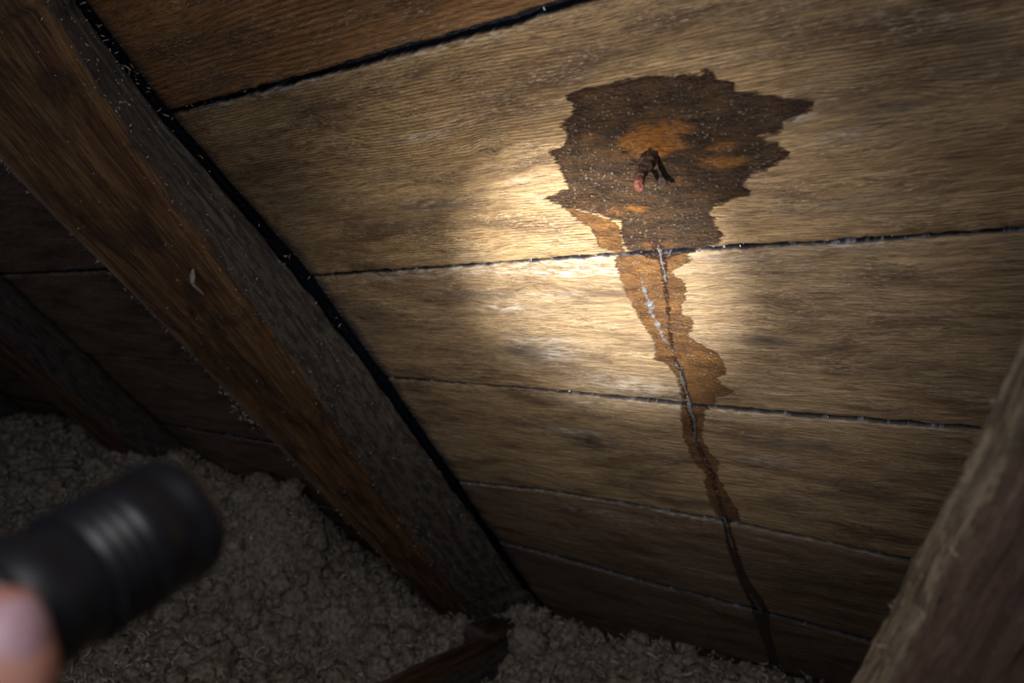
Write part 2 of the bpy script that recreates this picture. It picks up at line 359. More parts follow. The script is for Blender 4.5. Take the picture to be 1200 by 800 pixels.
def board(lo, hi, u0, u1, step, mat, seed, off0=0.0, thick=.018, glo=.0, ghi=.0, ragged=True, label=None):
    """one roof board; lo and hi give t of its upper and lower edge as functions of u"""
    ul = np.arange(u0, u1+step/2, step); nc = len(ul)
    wdt = abs(float(np.mean(hi(ul)-lo(ul)))); nr = max(6, int(wdt/step))
    prof = np.concatenate([[0, 0, 0], [.0015/wdt, .004/wdt], np.linspace(.009/wdt, 1-.009/wdt, nr), [1-.004/wdt, 1-.0015/wdt], [1, 1, 1]])
    dep = np.concatenate([[-thick, -.006, -.0022], [-.0008, -.0002], np.zeros(nr), [-.0002, -.0008], [-.0022, -.006, -thick]])
    ul = np.concatenate([[u0, u0], ul, [u1, u1]]); cdep = np.concatenate([[-thick, -.004], np.zeros(nc), [-.004, -thick]])
    U, PR = np.meshgrid(ul, prof); DPc = np.minimum(dep[:, None], cdep[None, :])
    rg = .0016 if ragged else .0
    if u1 > 0:
        tm = lo(U)+(hi(U)-lo(U))*PR
        xl = np.interp(tm, [-.2, .025, .158, .397, .585, 1.21, 1.5], [-.752, -.751, -.750, -.711, -.707, -.722, -.722])+.009
        U = U+(xl-X0)*np.clip(1-(U-X0)/.06, 0, 1)
    TL = lo(U)+glo+rg*fbm(U*70, U*0, seed)+rg*.8*fbm(U*320, U*0, seed+3); TH = hi(U)-ghi+rg*fbm(U*70, U*0, seed+9)+rg*.8*fbm(U*320, U*0, seed+5)
    T = TL+(TH-TL)*PR
    inner = (DPc > -.003)
    rel = .0012*fbm(U*7, T*25, seed, 3)+.0006*fbm(U*30, T*130, seed+1, 4)+.0015*fbm(U*2.2, T*6, seed+2, 2)
    off = off0+DPc+rel*inner
    cup = ((PR-.5)*2)**2
    off = off-.0015*cup*(seed % 2)
    Uf, Tf = U.ravel(), T.ravel()
    # growth-ring field: lines along the board, bent by slow noise and round the knots
    ring = Tf+.012*fbm(Uf*1.6, Tf*7, seed+20, 3)+.0025*fbm(Uf*9, Tf*30, seed+22, 2)
    P2 = np.stack([Uf, Tf], 1); knot = np.zeros(len(Uf)); grey = np.zeros(len(Uf)); pale = np.zeros(len(Uf)); wet = np.full(len(Uf), -1.); amber = wet.copy(); run = wet.copy(); rust = np.zeros(len(Uf))
    if u1 > -.7:
        for px, py, rx, ry, a in KNOTS:
            ku, kt = deck(px, py); ru = abs(deck(px+rx, py)[0]-ku); rt = abs(deck(px, py+ry)[1]-kt)
            if not (Tf.min()-.02 < kt < Tf.max()+.02): continue
            r = np.sqrt(((Uf-ku)/ru)**2+((Tf-kt)/rt)**2); wgt = np.exp(-(r/2.4)**2)
            ring = ring*(1-wgt)+(kt+r*rt*.8)*wgt
            knot = np.maximum(knot, a*np.clip(1.3-r, 0, 1)*(.75+.25*np.sin(r*9)))
        for px, py, rx, ry, a in GREYS: grey = np.maximum(grey, a*ell(Uf, Tf, px, py, rx, ry))
        for px, py, rx, ry, a in PALES: pale = np.maximum(pale, a*ell(Uf, Tf, px, py, rx, ry))
        near = (Uf > -.62) & (Uf < .1)
        q = P2[near]
        wet[near] = poly_sdf(q, STAIN)
        amber[near] = np.maximum(np.maximum(poly_sdf(q, AMBER2), poly_sdf(q, AMBER3)), poly_sdf(q, FAINT)-.003)
        run[near] = line_sdf(q, RUND, RUNW)
        for px, py, rx, ry, a in [(762,166,42,20,1.15),(790,150,40,14,.75),(850,190,45,11,.7),(845,172,30,7,.6),(745,244,16,6,.9),(705,250,40,10,.5),(765,285,60,14,.35),(800,215,26,26,.4),(700,160,30,14,.35)]:
            rust = np.maximum(rust, a*ell(Uf, Tf, px, py, rx, ry))
    pale = np.maximum(pale, .9*np.clip(1-np.abs(Tf-TL.ravel()-.0022)/.003, 0, 1)*np.clip(.5+1.6*fbm(Uf*9, Tf*0, seed+40), 0, 1))  # upper arris painted pale, as if the bevel catches light
    edge = np.clip((-np.minimum(DPc, 0).ravel()-.0009)/.0015, 0, 1)  # shade of the gap painted in, darker with depth
    if u1 > 0: edge = np.maximum(edge, .85*np.clip(1.1-(Uf-xl.ravel())/.018+.5*fbm(Uf*60, Tf*60, 61), 0, 1))   # contact shade beside the rafter, painted dark into the board margin
    V = dw(U, T, off).reshape(-1, 3)
    grain = np.stack([Uf+seed*3.1, Tf, np.zeros(len(Uf))], 1)
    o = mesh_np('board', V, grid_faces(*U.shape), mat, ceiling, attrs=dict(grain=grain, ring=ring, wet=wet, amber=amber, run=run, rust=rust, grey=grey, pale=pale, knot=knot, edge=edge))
    if label: o['label'] = label
    return o
UR = .62
sf = [lambda U, q=q: seam_t(q, U) for q in S]
con = lambda c: (lambda U: c+U*0)
GAPS = lambda U: np.clip(.0075+.006*(U+.25), .003, .012)
STEP = .0032
lowT = lambda U: sf[0](U)-GAPS(U)
bl = [(lambda U: sf[0](U)-.235, lowT, M_BOARD_TOP, 11, .003, None),
      (sf[0], lambda U: sf[1](U)-.0028, M_BOARD, 12, 0, 'board with the dark wet stain around the rusty nail'),
      (sf[1], lambda U: sf[2](U)-.0032, M_BOARD_PLAIN, 13, .001, 'board with the amber water stain'),
      (sf[2], lambda U: sf[3](U)-.0040, M_BOARD_PLAIN, 14, 0, None),
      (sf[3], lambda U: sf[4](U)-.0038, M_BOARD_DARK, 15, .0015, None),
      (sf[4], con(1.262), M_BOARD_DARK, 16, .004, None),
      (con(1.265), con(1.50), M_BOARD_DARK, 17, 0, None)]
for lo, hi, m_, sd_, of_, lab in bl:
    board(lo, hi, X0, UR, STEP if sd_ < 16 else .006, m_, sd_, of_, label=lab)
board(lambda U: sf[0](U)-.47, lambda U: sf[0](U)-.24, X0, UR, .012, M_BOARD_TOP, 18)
# the bays beyond the rafter
tl = [-.10, .13, .365, .585, .82, 1.05, 1.27, 1.50]
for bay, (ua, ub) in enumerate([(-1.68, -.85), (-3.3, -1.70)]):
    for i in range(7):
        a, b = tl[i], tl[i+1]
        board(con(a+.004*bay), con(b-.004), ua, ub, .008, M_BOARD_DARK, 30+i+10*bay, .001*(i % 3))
# roofing felt above the boards
ug = np.arange(-3.4, .8, .02); tg = np.arange(-.5, 1.6, .012)
U, T = np.meshgrid(ug, tg)
o = mesh_np('roofing_felt', dw(U, T, -.0165+.0035*fbm(U*12, T*30, 5)).reshape(-1, 3), grid_faces(*U.shape), M_FELT, ceiling)

# pale lint caught in the joints
V, Fc = ribbon(5, 1.6); pl = []
for q, n in zip(S[:4], (26, 90, 70, 80)):
    for _ in range(n):
        u = RNG.uniform(-.72, .1)
        if vn(np.array([u*22.]), np.array([q[0, 1]*9]))[0] < .05: continue
        t = float(seam_t(q, u))-RNG.uniform(.0008, .0038)
        sc = RNG.uniform(.0010, .0028)
        pl.append((randrot()*sc, dw(u, t, RNG.uniform(-.008, -.001))))
V, Fc = joined(V, Fc, pl); tag(mesh_np('lint', V, Fc, M_LINT, ceiling, False), kind='stuff')

# ------------------------------------------------------------------ rafters
def interp_pts(pts, T, off):
    q = np.array([deck(*p, off) for p in pts]); q = q[np.argsort(q[:, 1])]
    k = np.polyfit(q[:, 1], q[:, 0], 1); return np.where((T < q[0, 1]) | (T > q[-1, 1]), np.polyval(k, T), np.interp(T, q[:, 1], q[:, 0]))
def beam_mesh(name, T, secs, mat, parent, seed, nseg=(26, 60, 26, 10), rough=.0022, place=None):
    """secs: four corner lines (contact right, edge right, edge left, contact left) as arrays of (u, off)"""
    rows = []; attr_s = []; attr_w = []; gr = []
    segs = []
    for k in range(4):
        a, b = secs[k], secs[(k+1) % 4]
        for i in range(nseg[k]):
            f = i/nseg[k]; segs.append((k, f))
    nT = len(T); nc = len(segs)
    P = np.zeros((nT, nc, 2)); sd = np.zeros((nT, nc)); wn = np.zeros((nT, nc)); ar = np.zeros((nT, nc))
    for c, (k, f) in enumerate(segs):
        a, b = secs[k], secs[(k+1) % 4]
        P[:, c] = a*(1-f)+b*f
        L = np.linalg.norm(b-a, axis=1)
        sd[:, c] = {0: np.clip(.5+(1-f)*L/.03, 0, 2), 1: np.clip(.5-f*L/.03, -1, 1), 2: .9, 3: 0}[k]
        wn[:, c] = np.exp(-((1-f)*L/.013)**2) if k == 1 else (np.clip(1-f*3, 0, 1) if k == 2 else 0)
        ar[:, c] = (k+f)*.2
    # round and ravel the arrises
    cen = P.mean(1, keepdims=True); TT = np.repeat(T[:, None], nc, 1)
    for c, (k, f) in enumerate(segs):
        d = min(f, 1-f)*np.linalg.norm(secs[(k+1) % 4]-secs[k], axis=1)
        r = np.exp(-(d/.004)**2)
        dirn = cen[:, 0]-P[:, c]; dirn /= np.linalg.norm(dirn, axis=1, keepdims=True)
        P[:, c] += dirn*(r*(.0028+.0022*fbm(T*35, T*0+c*.01, seed+4)+.0016*fbm(T*160, T*0+c*.02, seed+7)))[:, None]
    dirn = P-cen; dirn /= np.linalg.norm(dirn, axis=2, keepdims=True)
    n1 = fbm(TT*14, ar*60, seed, 4)*rough+fbm(TT*6, ar*160, seed+3, 4)*rough*.8+fbm(TT*90, ar*220, seed+6, 3)*rough*.45
    P += dirn*n1[..., None]
    V = (place(P[..., 0], TT, P[..., 1]) if place else dw(P[..., 0], TT, P[..., 1])).reshape(-1, 3)
    Fc = grid_faces(nT, nc, True)
    gr = np.stack([TT.ravel(), ar.ravel()+seed, P[..., 1].ravel()*0], 1)
    o = mesh_np(name, V, Fc, mat, parent, attrs=dict(grain=gr, side=sd.ravel(), wane=wn.ravel()))
    bm = bmesh.new(); bm.from_mesh(o.data); bm.verts.ensure_lookup_table()
    for r0 in (0, (nT-1)*nc): bm.faces.new([bm.verts[r0+i] for i in range(nc)])
    bmesh.ops.recalc_face_normals(bm, faces=bm.faces[:]); bm.to_mesh(o.data); bm.free(); o.data.shade_smooth()
    return o
T = np.arange(-.25, 1.345, .006)
OFF = .078
cr = interp_pts([(95,0),(148,70),(200,140),(280,232),(365,335),(450,450),(540,578),(618,690)], T, 0)-.004
er = interp_pts([(55,0),(85,50),(120,110),(165,178),(205,240),(260,310),(310,380),(360,450),(400,510),(450,585),(500,650),(545,710)], T, OFF)
el = interp_pts([(0,190),(70,262),(200,392),(300,497),(400,604),(470,676),(530,738)], T, OFF)
cl = el+.004
rafter = tag(empty('rafter', tuple(dw(-.85, 1.3, .04))), 'large brown rafter with dusty grey side, crossing the left half in front', 'rafter')
beam_mesh('timber', T, [np.stack(x, 1) for x in ((cr, T*0+.003), (er, T*0+OFF), (el, T*0+OFF), (cl, T*0+.003))], M_BEAM, rafter, 3)

def on_face(t, f):            # a point of the rafter: f<1 on the side face, 1..2 on the underside
    a = np.array([np.interp(t, T, cr), .003]); b = np.array([np.interp(t, T, er), OFF]); c = np.array([np.interp(t, T, el), OFF])
    p = a*(1-f)+b*f if f < 1 else b*(2-f)+c*(f-1)
    nn = np.array([1, .0]) if f < 1 else np.array([0, 1.]); p = p+nn*.0015
    return dw(p[0], t, p[1])
# dust, fibres and chips clinging to the rafter
V, Fc = ribbon(4, 1.1); pl = []
for _ in range(950):
    t = RNG.uniform(0, 1.3); r = RNG.random()
    f = RNG.uniform(.02, .98) if r < .5 else (RNG.normal(1, .05) if r < .65 else (RNG.normal(1.985, .012) if r < .82 else RNG.uniform(1.02, 1.98)))
    f = min(max(f, .01), 2); pl.append((randrot()*RNG.uniform(.0008, .0026)*(1.5 if f > 1.95 else 1), on_face(t, f)))
V, Fc = joined(V, Fc, pl); tag(mesh_np('dust', V, Fc, M_DUST, rafter, False), kind='stuff')
# straw caught between rafter and boards
V, Fc = ribbon(5, .8); V[:, 1] *= .5; pl = []
for _ in range(46):
    t = RNG.choice([RNG.normal(.03, .02), RNG.normal(.10, .02), RNG.uniform(0, .5)])
    u = np.interp(t, T, cr)+RNG.uniform(.001, .012)
    pl.append((randrot()*RNG.uniform(.002, .0055), dw(u, t, RNG.uniform(.0, .006))))
V, Fc = joined(V, Fc, pl); tag(mesh_np('straw', V, Fc, M_SPLINTER, rafter, False), kind='stuff')
# raised splinter on the underside
def strip(pts, ws, up, name, mat, parent, thick=.0008, lift=0):
    P = np.array(pts, float); n = len(P); V = []; 
    for i in range(n):
        tg = nrm(P[min(i+1, n-1)]-P[max(i-1, 0)]); sdv = nrm(np.cross(tg, up))
        for a, b in ((-1, -.3), (-.6, .7), (0, 1), (.6, .7), (1, -.3)): V.append(P[i]+sdv*ws[i]*a+np.array(up)*thick*b)
    return mesh_np(name, V, np.concatenate([grid_faces(n, 5, True)]), mat, parent)
pts = [on_face(*x) for x in ((.305, 1.22), (.312, 1.24), (.322, 1.27), (.333, 1.28), (.345, 1.30))]
pts = [p+N*z for p, z in zip(pts, (.0, .004, .007, .005, .001))]
o = strip(pts, [.0012, .0042, .0030, .0046, .0014], N, 'splinter', M_DUST, rafter, .0012); o['label'] = 'pale splinter lifting off the underside'

def far_rafter(name, ucon, wid, t0, t1, seed, label, grp=None):
    r = tag(empty(name, tuple(dw(ucon, t1, .04))), label, 'rafter', grp)
    T2 = np.arange(t0, t1, .012); a = T2*0+ucon
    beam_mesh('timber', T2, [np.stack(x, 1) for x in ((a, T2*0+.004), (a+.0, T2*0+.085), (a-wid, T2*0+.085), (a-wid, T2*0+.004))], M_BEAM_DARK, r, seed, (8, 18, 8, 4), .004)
    return r
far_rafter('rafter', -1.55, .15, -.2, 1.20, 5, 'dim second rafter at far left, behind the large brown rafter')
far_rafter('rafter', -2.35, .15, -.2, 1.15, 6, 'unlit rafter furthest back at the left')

# ------------------------------------------------------------------ joists and floor below
def box_beam(name, A, B, wx, hz, mat, parent, seed, label=None, side=1, rough=.003):
    """timber from A to B (centre of the top face), width wx, depth hz"""
    A = np.array(A, float); B = np.array(B, float); ax = nrm(B-A); L = np.linalg.norm(B-A)
    upv = nrm(np.array((0, 0, 1.))-ax[2]*ax); sx = np.cross(ax, upv)
    T2 = np.linspace(0, L, max(4, int(L/.01)))
    def place(u, t, off): return A+u[..., None]*sx+t[..., None]*ax+off[..., None]*upv
    z = T2*0
    secs = [np.stack(x, 1) for x in ((z+wx/2, z-hz), (z+wx/2, z), (z-wx/2, z), (z-wx/2, z-hz))]
    return beam_mesh(name, T2, secs, mat, parent, seed, (16, 14, 16, 8), rough, place)
def onz(px, py, z):
    r = ray(px, py); return r*z/r[2]
J = onz(622, 737, -.50)
box_beam('ceiling_joist', (J[0]-.03, .35, -.502), (J[0]-.03, J[1], -.502), .06, .12, M_BEAM_DARK, None, 21)
tag(bpy.data.objects['ceiling_joist'], 'reddish brown joist end at bottom centre, under the rafter foot', 'joist')
o = box_beam('ceiling_joist', (J[0]-.054, J[1]-.10, -.488), (J[0]-.054, J[1]+.12, -.488), .075, .12, M_BEAM_DARK, None, 22)
tag(o, 'dark grey-topped timber block lapping the joist at the rafter foot', 'joist')

xs = np.arange(-3.4, 1.0, .05); ys = np.arange(-.4, 1.75, .05)
U, Tm = np.meshgrid(xs, ys)
tag(mesh_np('floor', np.stack([U, Tm, U*0-.66], -1).reshape(-1, 3), grid_faces(*U.shape), M_FLOOR), kind='structure')
V = [(-3.38, -.4, -.66), (-3.38, 1.75, -.66), (-3.38, 1.75, .2), (-3.38, -.4, 1.1)]
tag(mesh_np('wall_left', V+[(x-.03, y, z) for x, y, z in V], [(0, 1, 2, 3), (7, 6, 5, 4), (0, 4, 5, 1), (1, 5, 6, 2), (2, 6, 7, 3), (3, 7, 4, 0)], M_WALL, None, False), kind='structure')

# ------------------------------------------------------------------ loose fill
CP = np.array([(-.26,1.28,-.475),(-.45,1.27,-.475),(-.6,1.31,-.51),(-.69,1.22,-.475),(-1.26,1.04,-.275),(-1.6,1.0,-.25),(-2.04,.99,-.22),(-2.7,.99,-.2),(-.97,1.25,-.545),(-1.08,1.12,-.46),(-1.35,.75,-.47),(-.9,.9,-.56),(-.6,1.1,-.54),(-.3,.8,-.52),(0,1.0,-.5),(.5,1,-.5),(-2,.5,-.40),(-3,.3,-.35),(-.85,1.05,-.545),(0,0,-.52),(-1.2,0,-.5),(.1,1.3,-.47),(-.8,1.35,-.545)])
def fill_h(x, y):
    sh = x.shape; x = x.ravel(); y = y.ravel()
    d = (x[:, None]-CP[:, 0])**2+(y[:, None]-CP[:, 1])**2+.002; wt = 1/d**1.6
    z = (wt*CP[:, 2]).sum(1)/wt.sum(1)
    z = z-.045*np.exp(-((x-J[0]-.03)/.075)**2)*np.clip((1.25-y)/.1, 0, 1)
    return z.reshape(sh)
xs = np.arange(-2.9, .5, .0065); ys = np.arange(.25, 1.56, .0065)
Xg, Yg = np.meshgrid(xs, ys)
base = fill_h(Xg, Yg)
def lumps(x, y): return .022*fbm(x*7, y*7, 41, 3)+.030*np.abs(fbm(x*20, y*20, 42, 3))+.008*fbm(x*70, y*70, 43, 3)
Zg = base+lumps(Xg, Yg)
Zg = np.minimum(Zg, (.610-.8391*Yg)-.004)             # stays under the sloping boards
dx = .006*fbm(Xg*45, Yg*45, 45); dy = .006*fbm(Xg*45, Yg*45, 46)
ins = tag(empty('loose_fill_insulation', (-1, 1, -.6)), 'grey-brown fluffy loose-fill insulation heaped below the rafters', 'insulation', kind='stuff')
tag(mesh_np('fill_bed', np.stack([Xg+dx, Yg+dy, Zg], -1).reshape(-1, 3), grid_faces(*Xg.shape), M_FLUFF, ins), kind='stuff')
bm = bmesh.new(); bmesh.ops.create_icosphere(bm, subdivisions=2, radius=1); V0 = np.array([v.co[:] for v in bm.verts]); F0 = np.array([[v.index for v in f.verts] for f in bm.faces]); bm.free()
allV = []; allF = []; nv = 0
def fill_points(n):
    x = RNG.uniform(-2.3, .1, n); y = RNG.uniform(.5, 1.45, n)
    z = fill_h(x[:, None], y[:, None])[:, 0]+lumps(x, y)
    ok = z < (.610-.8391*y)-.012
    return x[ok], y[ok], z[ok]
allV = []; allF = []; nv = 0
bm = bmesh.new(); bmesh.ops.create_icosphere(bm, subdivisions=3, radius=1); V1 = np.array([v.co[:] for v in bm.verts]); F1 = np.array([[v.index for v in f.verts] for f in bm.faces]); bm.free()
for variant in range(6):
    q = V1*2.1+variant*5
    dsp = 1+.75*np.abs(fbm(q[:, 0]+q[:, 2]*.6, q[:, 1]-q[:, 2]*.8, variant, 3))+.35*fbm(q[:, 0]*4+q[:, 2]*3, q[:, 1]*4-q[:, 2]*2.4, variant+9, 2)
    Vv = V1*dsp[:, None]*.8; x, y, z = fill_points(460)
    pl = [(randrot()*min(.034, RNG.lognormal(-4.25, .42))@np.diag(RNG.uniform(.55, 1.2, 3)), np.array((a, b, c+RNG.uniform(-.004, .007)))) for a, b, c in zip(x, y, z)]
    a, b = joined(Vv, F1, pl); allV.append(a); allF.append(b+nv); nv += len(a)
tag(mesh_np('clumps', np.concatenate(allV), np.concatenate(allF), M_FLUFF, ins, True), kind='stuff')
allV = []; allF = []; nv = 0
for cu in (.6, 1.4, 2.2, 2.8):
    V, Fc = ribbon(6, cu); x, y, z = fill_points(5200)
    pl = [(randrot()*RNG.uniform(.003, .0125)@np.diag((1, .45, 1)), np.array((a, b, c+RNG.uniform(.002, .017)))) for a, b, c in zip(x, y, z)]
    a, b = joined(V, Fc, pl); allV.append(a); allF.append(b+nv); nv += len(a)
tag(mesh_np('shreds', np.concatenate(allV), np.concatenate(allF), M_SHRED, ins, False), kind='stuff')

# tuft of lint hanging from the rafter's edge
V, Fc = ribbon(7, 2.0); V[:, 1] *= .35; pl = []
for _ in range(130):
    t = .60+RNG.normal(0, .022); u = np.interp(t, T, el)-abs(RNG.normal(0, .008)); pl.append((randrot()*RNG.uniform(.004, .010), dw(u, t, OFF-.012+RNG.normal(0, .008))))
V, Fc = joined(V, Fc, pl)
tag(mesh_np('lint_tuft', V, Fc, M_DUST, None, False), 'wispy grey lint tuft hanging from lower edge of the large rafter', 'lint')

# ------------------------------------------------------------------ brace at the right, near the camera
A = ray(1216, 352)*.26; B = ray(985, 815)*.33
ax = nrm(B-A); k_ = (A@N+H)/(ax@N); print('brace reach', k_); A = A-ax*float(min(max(k_-.004, .12), .9) if k_ > 0 else .7); Bf = A+ax*((-.60-A[2])/ax[2])
view = nrm(ray(1130, 600)); sA = nrm(np.cross(ax, view))
if (M.T@sA)[0] > 0: sA = -sA          # sA points to image left
fA = -nrm(view-(view@ax)*ax)
T2 = np.arange(0, np.linalg.norm(Bf-A), .003)
def place(u, t, off): return A+u[..., None]*sA+t[..., None]*ax+off[..., None]*fA
z = T2*0; hw = .052
secs = [np.stack(x, 1) for x in ((z, z-.026), (z-.013+.003*fbm(T2*20, T2*0, 77), z), (z-.085, z-.004), (z-.085, z-.06))]
brace = tag(empty('brace', tuple(Bf)), 'rough diagonal timber brace, out of focus at the right edge', 'brace')
o = beam_mesh('timber', T2, secs, M_BRACE, brace, 8, (18, 50, 12, 8), .003, place)
V, Fc = ribbon(6, .7); V[:, 1] *= .14; pl = []
for _ in range(260):
    t = RNG.uniform(0, .6); t += .004*math.sin(t*300); k = RNG.random()
    pl.append((randrot()*RNG.uniform(.001, .0045), place(np.array(-.013*k+RNG.normal(0, .0006)), np.array(t), np.array(-.024*(1-k)))))
V, Fc = joined(V, Fc, pl); tag(mesh_np('fibres', V, Fc, M_SPLINTER, brace, False), kind='stuff')

# ------------------------------------------------------------------ the nail
def tube(pts, rs, name, mat, parent, seed, seg=14, rough=.12):
    P = np.array(pts, float); n = len(P); m = (n-1)*8+1
    k = np.linspace(0, n-1, m); Q = np.stack([np.interp(k, range(n), P[:, i]) for i in range(3)], 1)
    for _ in range(3): Q[1:-1] = (Q[:-2]+Q[1:-1]*2+Q[2:])/4
    R = np.interp(k, range(n), rs); V = []
    ref = nrm(np.cross(Q[-1]-Q[0], (.3, .5, .8)))
    for i in range(m):
        tg = nrm(Q[min(i+1, m-1)]-Q[max(i-1, 0)]); a = nrm(ref-(ref@tg)*tg); b = np.cross(tg, a)
        for j in range(seg):
            th = 2*math.pi*j/seg
            rr_ = R[i]*(1+rough*float(fbm(np.array([i*.35]), np.array([j*.9]), seed)[0])*2)
            V.append(Q[i]+(a*math.cos(th)+b*math.sin(th))*rr_)
    V.append(Q[0]); V.append(Q[-1]); Fc = [list(f) for f in grid_faces(m, seg, True)]
    me = bpy.data.meshes.new(name)
    for j in range(seg):
        Fc.append([m*seg, (j+1) % seg, j]); Fc.append([m*seg+1, (m-1)*seg+j, (m-1)*seg+(j+1) % seg])
    me.from_pydata([tuple(v) for v in V], [], [tuple(int(i) for i in f) for f in Fc]); me.update()
    return link_mesh(name, me, mat, parent)
nu, nt = deck(763, 180)
nb = dw(nu, nt); ux = np.array((1., 0, 0))
nail = tag(empty('nail', tuple(nb)), 'rusty nail poking down through the board inside the dark wet stain', 'nail')
tube([nb-N*.006, nb+N*.006, nb+N*.016+ux*.0005, nb+N*.026+ux*.001, nb+N*.034+ux*.0015], [.0056, .0052, .0048, .0040, .0034], 'shank', M_RUST, nail, 3, rough=.34)
o = tube([nb+N*.0335+ux*.0015, nb+N*.040+ux*.003-D*.001, nb+N*.047+ux*.0055-D*.001, nb+N*.050+ux*.006], [.0034, .0034, .0032, .0022], 'tip', M_RUST_TIP, nail, 5, rough=.34); o['label'] = 'pinkish rust on the bent tip'
tube([nb+N*.004+ux*.002, nb+N*.010+ux*.0045+D*.007, nb+N*.013+ux*.006+D*.014, nb+N*.011+ux*.009+D*.021, nb+N*.009+ux*.013+D*.023], [.003, .0032, .0026, .003, .0014], 'shadow_shard', M_RUST, nail, 9, rough=.25)  # dark shard modelled in place of the nail's shadow

# ------------------------------------------------------------------ running water and droplets
def water_strand(pts, ws, seed, parent, name='strand'):
    q = DP(pts); n = len(q); m = (n-1)*14+1; k = np.linspace(0, n-1, m)
    cu = np.interp(k, range(n), q[:, 0]); ct = np.interp(k, range(n), q[:, 1]); ww = np.interp(k, range(n), ws)
    ww = ww*np.clip(.75+1.5*fbm(k*2.3, k*0, seed), .12, 1.6); ww[0] *= .3; ww[-1] *= .2
    cu = cu+.0030*fbm(k*1.6, k*0, seed+3)
    a = np.linspace(-1, 1, 9)
    Uc = cu[:, None]+ww[:, None]*a; Tc = np.repeat(ct[:, None], 9, 1)
    off = -.0006+(1-a**2)[None, :]*ww[:, None]*(.55+.35*fbm(k[:, None]*2.2+a*0, a*2+k[:, None]*0, seed+5))+.0024
    V = np.concatenate([dw(Uc, Tc, off).reshape(-1, 3), dw(Uc, Tc, -.0015).reshape(-1, 3)])
    Fa = grid_faces(m, 9); Fb = Fa[:, ::-1]+m*9
    rim = [i*9 for i in range(m)], [i*9+8 for i in range(m)]
    Fs = [[r[i], r[i+1], r[i+1]+m*9, r[i]+m*9] for r in rim for i in range(m-1)]
    Fe = [[e+i, e+i+1, e+i+1+m*9, e+i+m*9] for e in (0, (m-1)*9) for i in range(8)]
    o = mesh_np(name, V, np.concatenate([Fa, Fb, Fs, Fe]), M_WATER, parent); fix_normals(o); return o
wr = tag(empty('water_trickle', tuple(dw(*deck(775, 296)))), 'glistening trickle of water running down from the stain over the seams', 'water')
water_strand([(772, 288), (776, 300), (779, 314), (781, 330)], [.003, .0034, .0026, .0018], 3, wr)
water_strand([(752, 324), (757, 342), (762, 360), (768, 372), (775, 388), (782, 402)], [.002, .0028, .003, .0022, .0026, .0014], 7, wr)
water_strand([(791, 425), (799, 440), (803, 458), (808, 478), (813, 492), (816, 512)], [.0012, .0014, .0013, .0018, .0014, .001], 9, wr)
water_strand([(850, 606), (854, 617), (857, 630), (860, 645)], [.0012, .003, .0022, .001], 11, wr)
water_strand([(880, 694), (890, 712), (895, 735), (900, 752)], [.001, .0018, .0018, .001], 12, wr)
bm = bmesh.new(); bmesh.ops.create_icosphere(bm, subdivisions=2, radius=1); V0 = np.array([v.co[:] for v in bm.verts]); F0 = np.array([[v.index for v in f.verts] for f in bm.faces]); bm.free()
Rn = np.stack([np.array((1., 0, 0)), D, N], 1)
cand = np.stack([RNG.uniform(STAIN[:, 0].min(), STAIN[:, 0].max(), 2600), RNG.uniform(STAIN[:, 1].min(), STAIN[:, 1].max(), 2600)], 1)
cand = cand[poly_sdf(cand, STAIN) > .003][:1100]
c2 = np.stack([RNG.uniform(AMBER2[:, 0].min(), AMBER2[:, 0].max(), 900), RNG.uniform(AMBER2[:, 1].min(), AMBER2[:, 1].max(), 900)], 1)
c2 = c2[poly_sdf(c2, AMBER2) > .002][:240]
c3 = []
for _ in range(420):
    k = RNG.uniform(3, len(RUND)-1.01); i = int(k); p = RUND[i]*(1-k+i)+RUND[i+1]*(k-i); c3.append(p+RNG.normal(0, .0022, 2))
pl = []
for p in np.concatenate([cand, c2, np.array(c3)]):
    r = .00022+.00075*RNG.random()**2.2*(1.3 if RNG.random() < .1 else 1)
    a_ = RNG.uniform(-.7, .7); Rz = np.array([[math.cos(a_), -math.sin(a_), 0], [math.sin(a_), math.cos(a_), 0], [0, 0, 1]])
    pl.append((Rn@Rz@np.diag((r*RNG.uniform(.9, 1.6), r*RNG.uniform(.7, 1.1), r*.9)), dw(p[0], p[1], .0008+.0006*RNG.random())))
V, Fc = joined(V0, F0, pl)
tag(mesh_np('water_droplets', V, Fc, M_DROP), 'tiny water droplets glittering across the wet stain', 'water', kind='stuff')

# ------------------------------------------------------------------ flashlight
fl = empty('flashlight'); fl.location = tuple(LENS-BEAM*.13)
tag(fl, 'black metal flashlight held in a hand, out of focus at lower left', 'flashlight')
rot = np.array(Vector(BEAM).to_track_quat('Z', 'Y').to_matrix())
def lathe(prof, name, mat, parent=fl, seg=64, close=False):
    V = []; n = len(prof)
    for zz, r in prof:
        for j in range(seg):
            a = 2*math.pi*j/seg; V.append(LENS+rot@np.array((r*math.cos(a), r*math.sin(a), zz)))
    Fc = grid_faces(n, seg, True)
    o = mesh_np(name, V, Fc, mat, parent); return o
def ringed(z0, z1, r, n, d):   # fins
    pr = []; st = (z1-z0)/n
    for i in range(n):
        a = z0+i*st; pr += [(a, r-d), (a+st*.2, r-d), (a+st*.3, r), (a+st*.9, r), (a+st, r-d)]
    return pr
head = lathe([(-.004, .0001), (-.004, .0152), (.0, .0158), (.0005, .0178), (-.001, .0186), (-.006, .0187), (-.0075, .0176), (-.014, .0176), (-.015, .0184), (-.021, .0184), (-.0225, .0174)]+ringed(-.034, -.0235, .0180, 3, .0016)[::-1]+[(-.036, .0164), (-.040, .0160)], 'head', M_BLACK)
lathe([(-.0035, .00005), (-.0035, .008), (-.0035, .0150)], 'lens', M_LENS)
